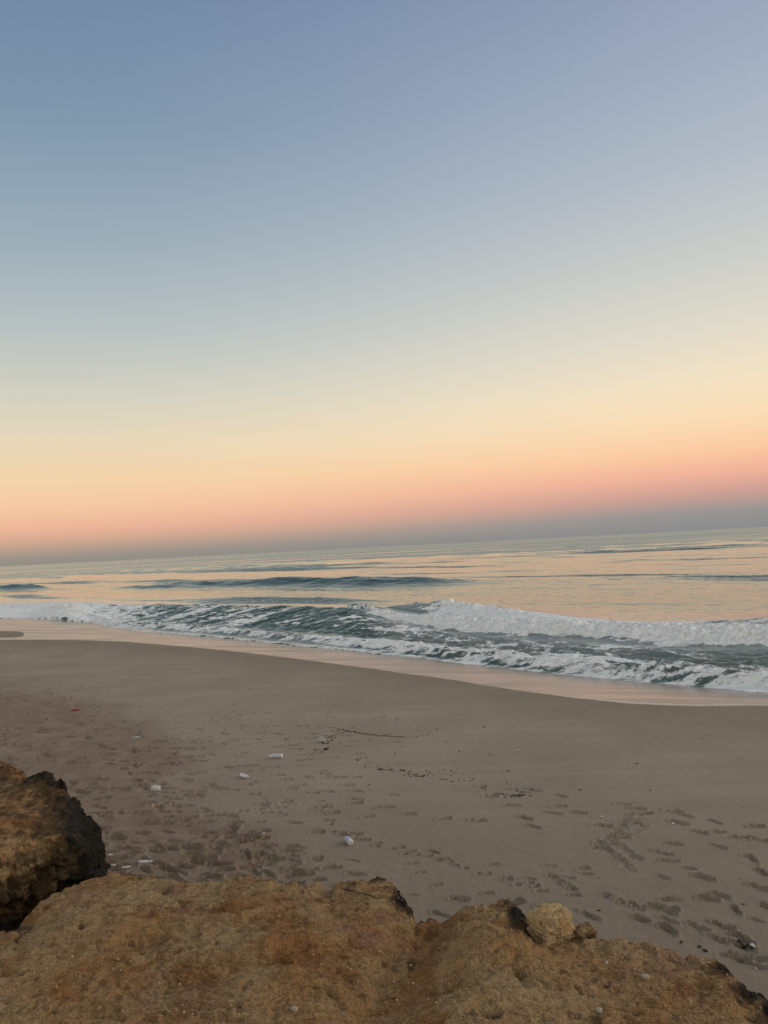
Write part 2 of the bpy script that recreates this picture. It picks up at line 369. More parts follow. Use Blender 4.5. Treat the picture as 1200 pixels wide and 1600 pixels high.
# where walkers have churned up the loose sand (lower left)
cb = np.interp(PYf, [1040, 1100, 1180, 1250, 1300, 1400, 1500], [60, 150, 330, 300, 420, 560, 560])
churn = ss(70, -90, PXf - cb + 90 * fbm(X * 0.6, Y * 0.6, 4, 0.55, 2)) * ss(1035, 1085, PYf + 30 * fbm(X * 0.4, Y * 0.4, 2, 0.5, 3))
churn = np.where(front, churn, 0.5 * ss(4, 8, -Y + 8 * 0))
soft = 1 - np.maximum(wet, 0.0)
Z = Z + soft * (0.030 * fbm(X * 0.35, Y * 0.35, 3, 0.5, 4) + 0.006 * fbm(X * 2.2, Y * 2.2, 3, 0.5, 6) + 0.0022 * fbm(X * 11, Y * 11, 2, 0.5, 9))
near = R < 60
ch_h = np.zeros_like(Z)
m_ = near & (churn > 0.01)
ch_h[m_] = 0.055 * fbm(X[m_] * 1.5, Y[m_] * 2.4, 2, 0.5, 1) + 0.009 * fbm(X[m_] * 4.5, Y[m_] * 6.5, 2, 0.6, 12, ridged=True)
Z = Z + churn * ch_h
# footprints stamped into the sheet
def stamp(cx, cy, ang, L=0.27, Wd=0.10, dep=0.03, style=0, rim=0.35, seed=0.0):
    rr_ = math.hypot(cx, cy); aa = math.atan2(cx, cy); ext = L * 1.25
    i0, i1 = np.searchsorted(rs, [rr_ - ext, rr_ + ext]); da = ext / rr_
    j0, j1 = np.searchsorted(az[:NF], [aa - da, aa + da])
    if j1 - j0 < 2 or i1 - i0 < 2: return
    x = X[i0:i1, j0:j1] - cx; y = Y[i0:i1, j0:j1] - cy
    ca, sa = math.cos(ang), math.sin(ang)
    u = (x * ca + y * sa) / (L / 2); v = (-x * sa + y * ca) / (Wd / 2)
    wob = 0.24 * vn((x + cx) * 9 + seed, (y + cy) * 9) + 0.07 * vn((x + cx) * 22, (y + cy) * 22 + seed)
    if style == 0:                       # shoe / bare foot: ball and heel, narrow waist
        wv = 1.0 - 0.28 * np.exp(-((u + 0.15) / 0.3) ** 2) + 0.08 * u
        q = (np.abs(u) ** 2.6 + np.abs(v / wv) ** 2.4) ** 0.42 + wob
    else:
        q = np.sqrt(u * u + v * v) + wob
    k_ = np.clip(y / (0.5 * max(Wd, L * abs(sa))), -1, 1)
    bowl = (1 - ss(0.55 + 0.27 * k_, 1.02, q)) * (0.62 + 0.38 * k_); lip = np.exp(-((q - 1.16) / 0.16) ** 2)
    flr = 1 + 0.22 * np.sin(u * 2.2 + seed) + (0.12 * vn((x + cx) * 14, (y + cy) * 14))
    Z[i0:i1, j0:j1] += -dep * bowl * flr + dep * rim * lip * (1 + 0.6 * np.sign(v) * np.minimum(1, np.abs(v)))
FP = [(1258, 975), (1271, 912), (1281, 826), (1294, 830), (1271, 870), (1292, 945), (1262, 992), (1263, 868), (1266, 1055), (1287, 1060), (1273, 1075), (1285, 1125), (1303, 1100), (1298, 1118), (1311, 1155), (1292, 1190), (1314, 1195),
      (1320, 1055), (1326, 1128), (1331, 1040), (1348, 1045), (1345, 1178), (1375, 1098), (1402, 1128), (1408, 1108), (1425, 1155), (1420, 1040), (1440, 1005), (1455, 1040), (1420, 1198), (1433, 915), (1410, 800), (1419, 855), (1350, 860), (1371, 893),
      (1391, 845), (1377, 830), (1360, 757), (1372, 790), (1350, 775), (1340, 682), (1349, 640), (1331, 680), (1340, 735), (1360, 655), (1376, 598), (1365, 740), (1332, 638), (1318, 590), (1313, 570), (1306, 545), (1305, 560),
      (1299, 497), (1289, 465), (1270, 520), (1275, 575), (1283, 700), (1276, 640), (1263, 600), (1260, 510), (1241, 617), (1236, 563), (1237, 505), (1229, 457), (1266, 405), (1258, 460), (1260, 415), (1212, 440), (1203, 390), (1212, 480), (1203, 500), (1214, 530),
      (1343, 550), (1330, 500), (1346, 500), (1338, 460), (1333, 420), (1360, 500), (1352, 400), (1320, 380), (1300, 400), (1290, 370), (1312, 405), (1318, 350), (1306, 330), (1371, 462), (1380, 425),
      (1139, 375), (1147, 410), (1145, 432), (1155, 400), (1165, 378), (1168, 432), (1162, 460), (1156, 480), (1154, 365), (1148, 495), (1172, 460), (1137, 425), (1150, 350), (1160, 330), (1158, 300), (1162, 345), (1130, 340), (1140, 310), (1133, 285),
      (1452, 1090), (1470, 1125), (1480, 1150), (1500, 1160), (1512, 1185), (1500, 1180), (1465, 1165), (1449, 1130), (1390, 1180), (1365, 1198), (1270, 1010), (1310, 965), (1325, 950), (1283, 742), (1247, 770), (1258, 800), (1247, 875), (1235, 840), (1382, 690), (1395, 760), (1430, 690), (1403, 720), (1397, 640), (1322, 300)]
for k, (py, px) in enumerate(FP):
    if k % 3 == 1 and 1325 < py < 1380 and px < 800: continue
    px += random.uniform(-6, 6); py += random.uniform(-3, 3)
    p = on_sand(px, py); ang = random.gauss(-0.12 if px < 800 else -0.35, 0.30)
    if px > 1000 and py > 1320: ang -= 0.5
    near_f = 1.0 if p[1] < 12 else 0.85
    stamp(p[0], p[1], ang, (small := 0.66 if (px < 905 and 1315 < py < 1400) else 1.0) * random.uniform(0.22, 0.29), small * random.uniform(0.078, 0.115), random.uniform(0.045, 0.075) * near_f * small, 0 if random.random() < 0.6 else 1, 0.32, k * 1.7)
def stampn(px, py, L, Wd, dep, ang=None, st=1):
    p = on_sand(px, py); stamp(p[0], p[1], random.uniform(-0.6, 0.4) if ang is None else ang, L, Wd, dep, st, 0.3, random.random() * 50)
# faint dog-track-like dotted prints
for (x0, y0, x1, y1, n) in [(390, 1235, 450, 1275, 9), (500, 1255, 520, 1300, 8), (860, 1365, 900, 1395, 7), (710, 1350, 850, 1392, 8), (940, 1400, 1005, 1425, 7), (230, 1145, 330, 1160, 10), (60, 1075, 140, 1100, 14), (330, 1120, 520, 1140, 16), (590, 1320, 720, 1350, 9)]:
    for i in range(n):
        f = (i + random.random() * 0.6) / n
        stampn(x0 + (x1 - x0) * f + random.uniform(-6, 6), y0 + (y1 - y0) * f + random.uniform(-4, 4), 0.11, 0.085, 0.038)
for i in range(120):
    px = random.uniform(200, 640); py = random.uniform(1112, 1275)
    if py > 1180 and px > 560: continue
    stampn(px, py, random.uniform(0.22, 0.28), random.uniform(0.085, 0.11), random.uniform(0.032, 0.06), random.gauss(-0.1, 0.25), 0)
for i in range(14): stampn(random.uniform(880, 1200), random.uniform(1270, 1500), random.uniform(0.14, 0.28), random.uniform(0.08, 0.11), random.uniform(0.02, 0.05), random.gauss(-0.5, 0.4), random.choice((0, 1)))
# scuffed drag marks at the right
for (x0, y0, x1, y1) in [(1005, 1275, 925, 1325), (1010, 1290, 945, 1320), (985, 1270, 960, 1300), (935, 1315, 985, 1360), (950, 1310, 1000, 1345)]:
    for i in range(26):
        f = i / 25; stampn(x0 + (x1 - x0) * f + random.uniform(-3, 3), y0 + (y1 - y0) * f + random.uniform(-2, 2), random.uniform(0.12, 0.22), random.uniform(0.07, 0.12), 0.014)
# countless overlapping prints in the churned part
for i in range(900):
    px = random.uniform(-80, 560); py = 1050 + 340 * random.random() ** 0.9
    lim = np.interp(py, [1040, 1100, 1180, 1250, 1300, 1400], [90, 190, 330, 310, 440, 560])
    if px > lim + random.gauss(0, 30): continue
    s = random.uniform(0.7, 1.25)
    stampn(px, py, 0.27 * s, 0.105 * s, random.uniform(0.030, 0.066), random.gauss(-0.15, 0.40), random.choice((0, 1, 1)))
beach = grid_mesh('beach', np.stack([X, Y, Z], -1), M_SAND, wrap=True, attrs={'wet': wet, 'churn': np.clip(churn, 0, 1), 'damp': damp, 'sparse_or_shaded': ss(15, 8, R), 'scum': scum})
tag(beach, kind='structure')
SANDZ = (rs, az, Z)
def sand_h(x, y):
    r = math.hypot(x, y); a = math.atan2(x, y)
    i = min(max(int(np.searchsorted(rs, r)), 1), len(rs) - 1); j = min(max(int(np.searchsorted(az[:NF], a)), 0), NF - 1)
    return float(Z[i, j])
# ------------------------------------------------------------------ sea
azs = np.concatenate([np.linspace(-math.radians(105), -math.radians(36), 40)[:-1], np.arange(-math.radians(36), math.radians(36), 0.00112), np.linspace(math.radians(36), math.radians(100), 40)])
r2 = [11.0]
while r2[-1] < 60000:
    r = r2[-1]
    s = 0.055 if r < 30 else 0.075 if r < 85 else 0.22 if r < 240 else r * 0.05
    r2.append(r + s)
r2 = np.array(r2)
A, R = np.meshgrid(azs, r2)
Xs = R * np.sin(A); Ys = R * np.cos(A)
SX, SY = project(Xs, Ys, np.full_like(Xs, ZW))
SX = np.where(np.cos(A) > 0.2, SX, np.where(A < 0, -3000, 4000))
# along-crest / across-crest coordinates
cu, cv = math.cos(CR), math.sin(CR)
U = Xs * cu - Ys * cv; V = Xs * cv + Ys * cu
H = np.zeros_like(Xs); foam = np.zeros_like(Xs); milk = np.zeros_like(Xs); steep = np.zeros_like(Xs)
def radial_of(pxl):
    P = np.array([at_z(x, y, ZW)[:2] for x, y in pxl]); a = np.arctan2(P[:, 0], P[:, 1]); r = np.hypot(P[:, 0], P[:, 1])
    o = np.argsort(a); return a[o], r[o]
jit = 1.6 * fbm(U * 0.05, V * 0.05, 3, 0.5, 21)
def crest(pxl, amp, wb, wf, jw=1.0, pw=1.0):
    """swell crest through photo-plane points; amp = [(px, metres)], wb/wf = back and front widths (m)"""
    a, r = radial_of(pxl); rc = np.interp(A, a, r)
    am = np.interp(SX, [q[0] for q in amp], [q[1] for q in amp])
    d = (R - rc) * 0.75 + jw * jit
    w = np.where(d > 0, wb, wf)
    prof = np.exp(-(np.abs(d) / w) ** (1.6 if pw == 1 else pw))
    return am * prof, d, am
streak = fbm(U * 0.22, V * 0.9, 4, 0.6, 31)
chopn = fbm(U * 0.45, V * 1.2, 4, 0.55, 33)
# far unbroken swell, two segments
h, d, am = crest([(-900, 936), (-300, 928), (0, 922), (200, 920), (500, 917), (700, 914), (1000, 905), (1500, 890)], [(-900, 1.0), (-100, 1.2), (0, 1.1), (50, 1.0), (85, 0.15), (140, 0.1), (200, 0.5), (300, 0.95), (450, 1.25), (560, 1.2), (660, 1.0), (740, 0.45), (850, 0.25), (1100, 0.1), (2000, 0.1)], 6.5, 3.0, 1.3)
H += h * (1 + 0.16 * streak)
foam += 0.42 * np.clip(am - 0.75, 0, 1) * ss(2.6, 1.0, -d) * ss(-1.0, 0.2, -d) * ss(150, -100, SX)
h, d, am = crest([(-900, 905), (0, 899), (600, 878), (1200, 852), (2000, 830)], [(-900, .4), (500, .35), (750, .08), (2000, .05)], 16, 14, 2.2); H += h * 0.8
h, d, am = crest([(-900, 925), (600, 927), (900, 915), (1200, 905), (2000, 880)], [(-900, 0.), (500, .0), (760, .12), (1000, .05), (1300, .08), (2000, .1)], 5, 4, 1.6); H += h
# main breaker: back crest then rolling bore
h, d, am = crest([(300, 972), (480, 968), (560, 965), (650, 961), (700, 960), (800, 966), (900, 973), (1000, 977), (1200, 981), (1500, 986), (2000, 990)], [(380, 0), (480, 0.25), (560, 0.55), (650, 0.85), (700, 0.85), (800, 0.55), (900, 0.28), (1000, 0.18), (1100, 0.25), (1200, 0.45), (1500, 0.9), (2000, .9)], 3.2, 1.5, 0.35)
H += h
act = ss(640, 700, SX + 25 * chopn)
H += act * am * np.exp(-((d + 0.1) / 0.5) ** 2) * 0.55 * np.maximum(0, fbm(U * 1.3, V * 1.6, 4, 0.65, 44, ridged=True) - 0.1) * (0.4 + 0.6 * ss(860, 760, SX))
foam += act * ss(3.2, 0.5, -d) * ss(-0.9, 0.3, -d) * (0.60 - 0.30 * ss(860, 1100, SX))
bore, dB, amB = crest([(400, 962), (520, 964), (560, 966), (620, 973), (700, 982), (800, 988), (900, 993), (1000, 999), (1100, 1003), (1200, 1003), (1500, 1006), (2000, 1010)], [(470, 0), (530, 0.12), (560, 0.50), (700, 0.56), (800, .55), (1000, .60), (1200, .64), (2000, .7)], 2.4, 0.75, 0.3)
H = np.maximum(H, 0.72 * H + bore)
lump = fbm(U * 2.1, V * 2.6, 4, 0.62, 41, ridged=True)
on = ss(0.05, 0.3, amB)
bf = on * ss(1.35, 0.7, -dB + 0.5 * chopn) * ss(-4.8, -1.2, -dB + 0.9 * streak - 1.7 * ss(760, 620, SX))
foam = np.maximum(foam, bf * (0.42 + 0.66 * ss(-1.9, -0.1, -dB) + 0.35 * fbm(U * 0.7, V * 1.6, 4, 0.65, 43)))
H += bf * 0.20 * lump + bf * 0.12 * fbm(U * 0.9, V * 1.2, 2, 0.5, 45) + bf * 0.05 * fbm(U * 6, V * 6, 2, 0.5, 42)
foam += 0.42 * ss(500, 640, SX) * ss(-11, -3, -dB) * ss(-2, -4.5, -dB)
# left / middle dark choppy swell
h, d3, am = crest([(-900, 945), (0, 948), (100, 953), (200, 959), (300, 961), (450, 963), (560, 968), (650, 974), (760, 990)], [(-900, 0.35), (30, 0.4), (110, 0.5), (200, 0.75), (300, 0.85), (450, 0.85), (560, 0.7), (640, 0.35), (720, 0)], 3.8, 5.5, 0.8, 1.4)
dark = ss(0.25, 0.6, am) * ss(-3.5, 0, -d3) * ss(13, 6, -d3) * ss(640, 540, SX)
H = np.maximum(H, h * (1 - 0.3 * ss(540, 640, SX))) + dark * 0.13 * fbm(U * 0.85, V * 0.30, 4, 0.6, 51, ridged=True)
foam = foam * (1 - 0.7 * dark) + dark * (0.20 + 0.85 * fbm(U * 1.1, V * 0.24, 5, 0.68, 52))
# white water at the far left with its plunging head
lw = ss(190, 70, SX + 30 * chopn) * ss(932, 944, SY) * ss(975, 962, SY)
foam = np.maximum(foam, lw * (0.44 + 0.2 * ss(948, 958, SY)))
hd = np.exp(-(((SX - 102) / 36) ** 2 + ((SY - 962) / 7.5) ** 2)); H += hd * (0.65 + 0.35 * lump); foam += 1.2 * hd
tl = ss(932, 945, SY) * ss(300, 150, SX); foam = np.maximum(foam, tl * 0.50)
# inner zone: foamy wash streaks between the bore and the shore
ye = np.interp(SX, [p[0] for p in EDGE_PX], [p[1] for p in EDGE_PX])
dy = ye - SY                                   # photo-pixels seaward of the foam edge (per-column, plane of the water)
dsh = -shore_d(Xs, Ys)                         # metres seaward
inner = ss(0.0, 1.0, dsh) * ss(0.5, 3.0, -dB) * ss(480, 640, SX)
innz = inner * ss(3.6, 2.4, H / 0.2 + 1.0)
foam += inner * (0.47 + 0.62 * streak + 0.35 * fbm(U * 0.9, V * 2.4, 3, 0.6, 35))
H += inner * ss(-0.6, -3.0, -dB * 0 + dB * 1.0) * 0.17 * fbm(U * 0.55, V * 1.15, 4, 0.62, 36, ridged=True)
inl = ss(0.0, 1.0, dsh) * ss(520, 300, SX) * ss(22, 4, dsh)
foam += inl * 0.26
# last little bore right behind the shore line
rb_, dR, amR = crest([(p[0], p[1] - (6 + 0.004 * max(0, p[0]))) for p in EDGE_PX], [(-900, .1), (120, .12), (200, .22), (400, .22), (700, .22), (1000, .25), (1200, .26), (2000, .3)], 1.6, 0.55, 0.25)
H += rb_ * (1 + 0.5 * lump) * ss(0.0, 0.6, dsh)
fe = ss(1.6, 0.4, -dR + 0.5 * chopn) * ss(-1.8, -0.3, -dR + 0.8 * streak)
foam = np.maximum(foam, fe * (0.66 + 0.30 * streak))
foam = np.maximum(foam, ss(0.9, 0.1, dsh) * 0.66)
# hollow, darker water right behind that bore
tr = np.exp(-((dR - 3.2 - 1.2 * streak) / 1.3) ** 2) * ss(120, 420, SX); foam -= 0.20 * tr
H -= 0.08 * tr
milk = np.clip(ss(0, 4, dsh) * ss(28, 10, dsh) * (0.72 + 0.55 * streak) * (1 - dark) + foam * 0.3, 0, 1) * (1 - 0.45 * tr)
# wind slicks (smoother water) and ruffled patches
sl = fbm(U * 0.006 + 3, V * 0.030, 4, 0.6, 81) + 0.4 * fbm(U * 0.03, V * 0.16, 3, 0.5, 82)
farw = ss(868, 884, SY + 0.0517 * (SX - 600) + 8 * sl)
slick = ss(-0.10, 0.22, sl + 0.30 * ss(350, 800, SX) * farw + 0.10 * farw) * (0.25 + 0.75 * farw) * (1 - 0.6 * dark) * (1 - 0.9 * inner)
# general chop, larger near shore
ampc = np.interp(R, [0, 30, 60, 120, 250, 400, 1000], [0.05, 0.065, 0.075, 0.075, 0.09, 0.05, 0.0])
H += ampc * (chopn + 0.5 * fbm(U * 1.5, V * 2.9, 3, 0.6, 61)) * ss(0.3, 3, dsh) * (1 - 0.62 * slick) * (1 + 0.9 * inner)
H += np.interp(R, [0, 60, 120, 300, 900], [0, 0.04, 0.13, 0.2, 0]) * fbm(U * 0.07, V * 0.3, 2, 0.5, 62)
sz = sand_z(Xs, Ys)
edge_n = 0.35 * fbm(U * 0.8, V * 0.8, 4, 0.6, 71)
de = dsh + edge_n
zz = np.maximum(ZW + H, sz + 0.008 + 0.035 * ss(0, 0.5, de))
Zs = np.where(de > 0, zz, sz - 0.25)
sea = grid_mesh('sea', np.stack([Xs, Ys, Zs], -1), M_SEA, attrs={'foam': np.clip(foam, 0, 1.4), 'slick': slick, 'milk': milk})
tag(sea, kind='structure')
del A, R, Xs, Ys, SX, SY, H, foam, milk

# ------------------------------------------------------------------ foreground ledge
def normals(P, wrap):
    if wrap: du = np.roll(P, -1, 1) - np.roll(P, 1, 1)
    else: du = np.gradient(P, axis=1)
    dv = np.gradient(P, axis=0)
    n = np.cross(du, dv); n /= (np.linalg.norm(n, axis=-1, keepdims=True) + 1e-12)
    return n
# (px, py, height of the rim) along the outline
RIM = [(-500, 1560, 2.25), (-250, 1500, 2.25), (-60, 1462, 2.26), (0, 1452, 2.27), (30, 1447, 2.28), (40, 1425, 2.30), (62, 1407, 2.32), (85, 1392, 2.33), (115, 1380, 2.34), (165, 1366, 2.35), (200, 1362, 2.36), (260, 1368, 2.36), (330, 1372, 2.36),
       (380, 1366, 2.37), (420, 1363, 2.38), (440, 1372, 2.36), (480, 1378, 2.34), (518, 1386, 2.32), (527, 1376, 2.34), (560, 1375, 2.36), (590, 1366, 2.38), (612, 1369, 2.38), (628, 1383, 2.36), (640, 1403, 2.34), (646, 1426, 2.31), (656, 1427, 2.31),
       (700, 1420, 2.30), (740, 1409, 2.33), (775, 1405, 2.33), (792, 1410, 2.33), (806, 1422, 2.34), (820, 1436, 2.31), (828, 1452, 2.28), (860, 1455, 2.29), (890, 1452, 2.30), (915, 1450, 2.31), (950, 1456, 2.31), (1000, 1470, 2.31), (1050, 1480, 2.31), (1090, 1487, 2.31), (1120, 1491, 2.32),
       (1138, 1502, 2.31), (1150, 1522, 2.29), (1165, 1533, 2.27), (1180, 1533, 2.28), (1196, 1543, 2.27), (1215, 1570, 2.25), (1260, 1600, 2.25), (1400, 1640, 2.25), (1700, 1700, 2.25)]
aR, rR, zR = [], [], []
for px, py, z in RIM:
    p = at_z(px, py, z); aR.append(math.atan2(p[0], p[1])); rR.append(math.hypot(p[0], p[1])); zR.append(z)
aR += [math.radians(110), math.radians(180), math.radians(250)]; rR += [6, 9, 6]; zR += [2.6, 2.8, 2.6]
aR = np.array(aR); rR = np.array(rR); zR = np.array(zR)
aF = np.concatenate([np.arange(-math.radians(34), math.radians(34), 0.0013), np.linspace(math.radians(34), 2 * math.pi - math.radians(34), 260)[1:-1]])
ai = np.where(aF > math.radians(270), aF - 2 * math.pi, aF)
aRr = np.concatenate([aR[-1:] - 2 * math.pi, aR, aR[:1] + 2 * math.pi]); rRr = np.concatenate([rR[-1:], rR, rR[:1]]); zRr = np.concatenate([zR[-1:], zR, zR[:1]])
Re = np.interp(ai, aRr, rRr) + 0.03 * vn(ai * 60, ai * 0) + 0.018 * vn(ai * 190, ai * 0 + 5); Ze = np.interp(ai, aRr, zRr)
def k1(v, n):
    k = np.hanning(n); k /= k.sum(); return np.convolve(np.pad(v, n // 2, mode='wrap'), k, 'valid')
tt = np.concatenate([np.linspace(0.02, 0.5, 40)[:-1], np.linspace(0.5, 1.0, 520)])
side = np.linspace(0, 1, 90)[1:]
Res = k1(Re, 161)
jw_ = ss(0.80, 1.0, tt)[:, None]
TR = tt[:, None] * (Res[None] * (1 - jw_) + Re[None] * jw_); SA, CA = np.sin(aF)[None], np.cos(aF)[None]
Xr = TR * SA; Yr = TR * CA
Zt = 2.38 + 0.07 * fbm(Xr * 0.9, Yr * 0.9, 3, 0.5, 91) - 0.04 * Xr * 0.5
lowb = Zt.copy()
gp = lambda px, py: at_z(px, py, 2.3)
def gbump(px, py, sx, sy, h, rot=0.0):
    p = gp(px, py); dx = Xr - p[0]; dy = Yr - p[1]; c, s = math.cos(rot), math.sin(rot)
    u = (dx * c + dy * s) / sx; v = (-dx * s + dy * c) / sy
    return h * np.exp(-(u * u + v * v))
# gully running from the notch towards the viewer, with an orange right bank
g = [gp(650, 1428), gp(655, 1450), gp(638, 1480), (gp(630, 1520)), gp(615, 1560), gp(590, 1640)]
gy = np.array([q[1] for q in g])[::-1]; gx = np.array([q[0] for q in g])[::-1]
gxc = np.interp(Yr, gy, gx); dg = Xr - gxc
gl = ss(1.9, 2.6, Yr)
Zt -= gl * (0.055 * np.exp(-(dg / 0.16) ** 2) + 0.018 * np.exp(-((dg + 0.05) / 0.04) ** 2))
Zt += gl * (0.035 * ss(0.06, 0.34, dg) * ss(0.9, 0.4, dg))
Zt += gbump(230, 1400, .5, .25, .03) + gbump(390, 1440, .10, .05, .05) + gbump(400, 1462, .22, .05, .035, 0.5) + gbump(470, 1520, .35, .07, .04, 0.25) - gbump(430, 1545, .5, .08, .035, 0.3)
Zt += gbump(790, 1520, .12, .08, .06) + gbump(745, 1500, .08, .06, .05) + gbump(610, 1548, .045, .03, .035) + gbump(460, 1572, .05, .03, .03) - gbump(700, 1580, .16, .1, .05)
Zt += gbump(585, 1385, .18, .10, .03) + gbump(785, 1425, .12, .08, .01) - gbump(650, 1440, .09, .2, .02)
Zt += gbump(20, 1475, .05, .05, .05) - gbump(60, 1470, .10, .05, .04) - gbump(215, 1515, .09, .06, .04) - gbump(160, 1490, .05, .03, .02)
w_ = ss(0.80, 1.0, tt)[:, None]
Zt = Zt * (1 - w_) + (Ze[None] + 0.4 * (Zt - lowb)) * w_
Zt -= 0.035 * (ss(0.97, 1.0, tt)[:, None]) ** 2
Pt = np.stack([Xr, Yr, Zt], -1)
# side: a rounded lip, then an undercut face down into the sand
sr = 0.05 * np.sin(np.minimum(side * 8, 1) * math.pi / 2) - 0.55 * ss(0.10, 0.8, side)
Zb = -0.25
Rs_ = Re[None] + sr[:, None] * np.minimum(1, Re[None] / 3)
Zs_ = (Ze[None] - 0.035) + (Zb - Ze[None]) * (side[:, None] ** 1.15)
Ps = np.stack([Rs_ * SA, Rs_ * CA, Zs_], -1)
P = np.concatenate([Pt, Ps], 0)
n = normals(P, True)
n = np.where(n[..., 2:3].mean() < 0, -n, n)
big = fbm3(P, 2.6, 3, 0.5, seed=1); md = fbm3(P, 9, 4, 0.55, ridged=True, seed=2); fn = fbm3(P, 45, 3, 0.6, seed=3); pit = np.maximum(0, fbm3(P, 16, 2, 0.5, seed=5) - 0.35)
rimw = np.concatenate([ss(0.86, 1.0, tt), np.ones(len(side))])[:, None]
lay = fbm(P[..., 0] * 2.2 + 0.4 * big, P[..., 1] * 5.5 + 0.8 * big, 3, 0.6, 95); stp = (np.abs(np.mod(lay * 3.2 + 100, 1) - 0.5) * 2) ** 0.5
lmp = np.maximum(0, fbm3(P, 20, 3, 0.6, seed=6)) ** 1.2
disp = 0.011 * (stp - 0.6) + 0.008 * lmp + 0.020 * big + (0.011 + 0.010 * rimw) * md + 0.0055 * fn - (0.05 + 0.02 * rimw) * pit
P = P + n * disp[..., None]
qx, qy = project(P[..., 0], P[..., 1], P[..., 2])
pat_shade = np.zeros(P.shape[:2])
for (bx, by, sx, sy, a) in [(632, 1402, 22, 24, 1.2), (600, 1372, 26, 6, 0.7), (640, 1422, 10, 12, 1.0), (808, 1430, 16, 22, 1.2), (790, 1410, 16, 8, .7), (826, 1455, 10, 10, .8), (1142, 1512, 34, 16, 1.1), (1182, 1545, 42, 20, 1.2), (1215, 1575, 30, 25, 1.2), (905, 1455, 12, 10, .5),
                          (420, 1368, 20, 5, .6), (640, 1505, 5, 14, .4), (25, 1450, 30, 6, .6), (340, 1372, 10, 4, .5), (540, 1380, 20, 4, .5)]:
    pat_shade = np.maximum(pat_shade, a * np.exp(-(((qx - bx) / sx) ** 2 + ((qy - by) / sy) ** 2)))
pat_shade[len(tt) + 4:] = np.maximum(pat_shade[len(tt) + 4:], 0.62)
def blobs(lst, X_, Y_):
    o = np.zeros_like(X_)
    for (bx, by, sx, sy, a) in lst: o = np.maximum(o, a * np.exp(-(((X_ - bx) / sx) ** 2 + ((Y_ - by) / sy) ** 2)))
    return o
rust = blobs([(672, 1470, 26, 40, 1.2), (660, 1515, 26, 40, 1.1), (650, 1560, 40, 40, .9), (440, 1445, 60, 22, .8), (300, 1525, 70, 30, .8), (180, 1490, 50, 30, .7), (410, 1372, 40, 8, .8), (230, 1430, 60, 12, .7), (270, 1590, 120, 20, .7), (880, 1420, 60, 20, .3), (550, 1530, 50, 25, .6)], qx, qy)
rose = blobs([(268, 1392, 35, 10, .9), (292, 1422, 45, 14, .9), (600, 1432, 40, 14, .9), (760, 1590, 80, 14, .5)], qx, qy)
ledge = grid_mesh('rock_ledge', P, M_ROCK, wrap=True, attrs={'patina_shade': pat_shade, 'rust': rust, 'rose': rose})
tag(ledge, 'broad ochre brown rock ledge filling the bottom foreground above the sand', 'rock ledge')
LP = P
def on_ledge(px, py):
    i = np.argmin((qx[:len(tt)] - px) ** 2 + (qy[:len(tt)] - py) ** 2); i = np.unravel_index(i, qx[:len(tt)].shape); return LP[i]

# ------------------------------------------------------------------ left outcrop with black weathered edge
OUT = [(-160, 1180, 2.05), (0, 1192, 2.08), (20, 1197, 2.08), (34, 1216, 2.03), (50, 1216, 2.05), (62, 1207, 2.10), (78, 1207, 2.10), (94, 1220, 2.07), (102, 1240, 2.01), (97, 1246, 1.98), (116, 1250, 1.98), (136, 1268, 1.95), (140, 1284, 1.93), (158, 1306, 1.90), (160, 1324, 1.88),
       (166, 1345, 1.84), (158, 1362, 1.80), (128, 1358, 1.82), (95, 1352, 1.84), (50, 1362, 1.85), (0, 1382, 1.86), (-120, 1420, 1.87)]
cen = at_z(-30, 1300, 1.95)
op = [at_z(*q) for q in OUT] + [np.array([-5.6, 4.4, 1.9]), np.array([-6.4, 6.0, 2.0]), np.array([-6.0, 7.8, 2.1])]
th = np.array([math.atan2(p[1] - cen[1], p[0] - cen[0]) for p in op]); rh = np.array([math.hypot(p[1] - cen[1], p[0] - cen[0]) for p in op]); zh = np.array([p[2] for p in op])
o_ = np.argsort(th); th, rh, zh = th[o_], rh[o_], zh[o_]
th = np.concatenate([th[-1:] - 2 * math.pi, th, th[:1] + 2 * math.pi]); rh = np.concatenate([rh[-1:], rh, rh[:1]]); zh = np.concatenate([zh[-1:], zh, zh[:1]])
TH = np.linspace(-math.pi, math.pi, 1300, endpoint=False)
RH = np.interp(TH, th, rh); ZH = np.interp(TH, th, zh)
t2 = np.linspace(0.01, 1, 340); s2 = np.linspace(0, 1, 230)[1:]
Xo = cen[0] + t2[:, None] * RH * np.cos(TH) * 0.95; Yo = cen[1] + t2[:, None] * RH * np.sin(TH) * 0.95
dome = 2.02 + 0.05 * fbm(Xo * 1.3, Yo * 1.3, 3, 0.5, 7) - 0.10 * ss(-0.4, 1.0, t2)[:, None] * 0
# shallow trough across the top (orange) with a tan ridge in front of it
pA = at_z(0, 1330, 1.95); pB = at_z(90, 1292, 1.98)
rid = np.exp(-(((Yo - (pA[1] + (Xo - pA[0]) * (pB[1] - pA[1]) / (pB[0] - pA[0])) - 0.15) / 0.22) ** 2))
dome = dome + 0.10 * rid - 0.07 * np.exp(-(((Yo - pB[1] - 0.40) / 0.25) ** 2))
def ob(px, py, sx, sy, h):
    p = at_z(px, py, 2.05); return h * np.exp(-(((Xo - p[0]) / sx) ** 2 + ((Yo - p[1]) / sy) ** 2))
dome = dome + ob(70, 1222, .12, .16, .10) + ob(35, 1200, .2, .3, .02) - ob(97, 1246, .12, .10, .16) + ob(110, 1262, .12, .14, .07) + ob(135, 1310, .1, .12, .05) - ob(60, 1300, .3, .1, .03)
w2 = ss(0.80, 1.0, t2)[:, None]
Zo = dome * (1 - w2) + ZH[None] * w2 - 0.05 * ss(0.93, 1, t2)[:, None] ** 2
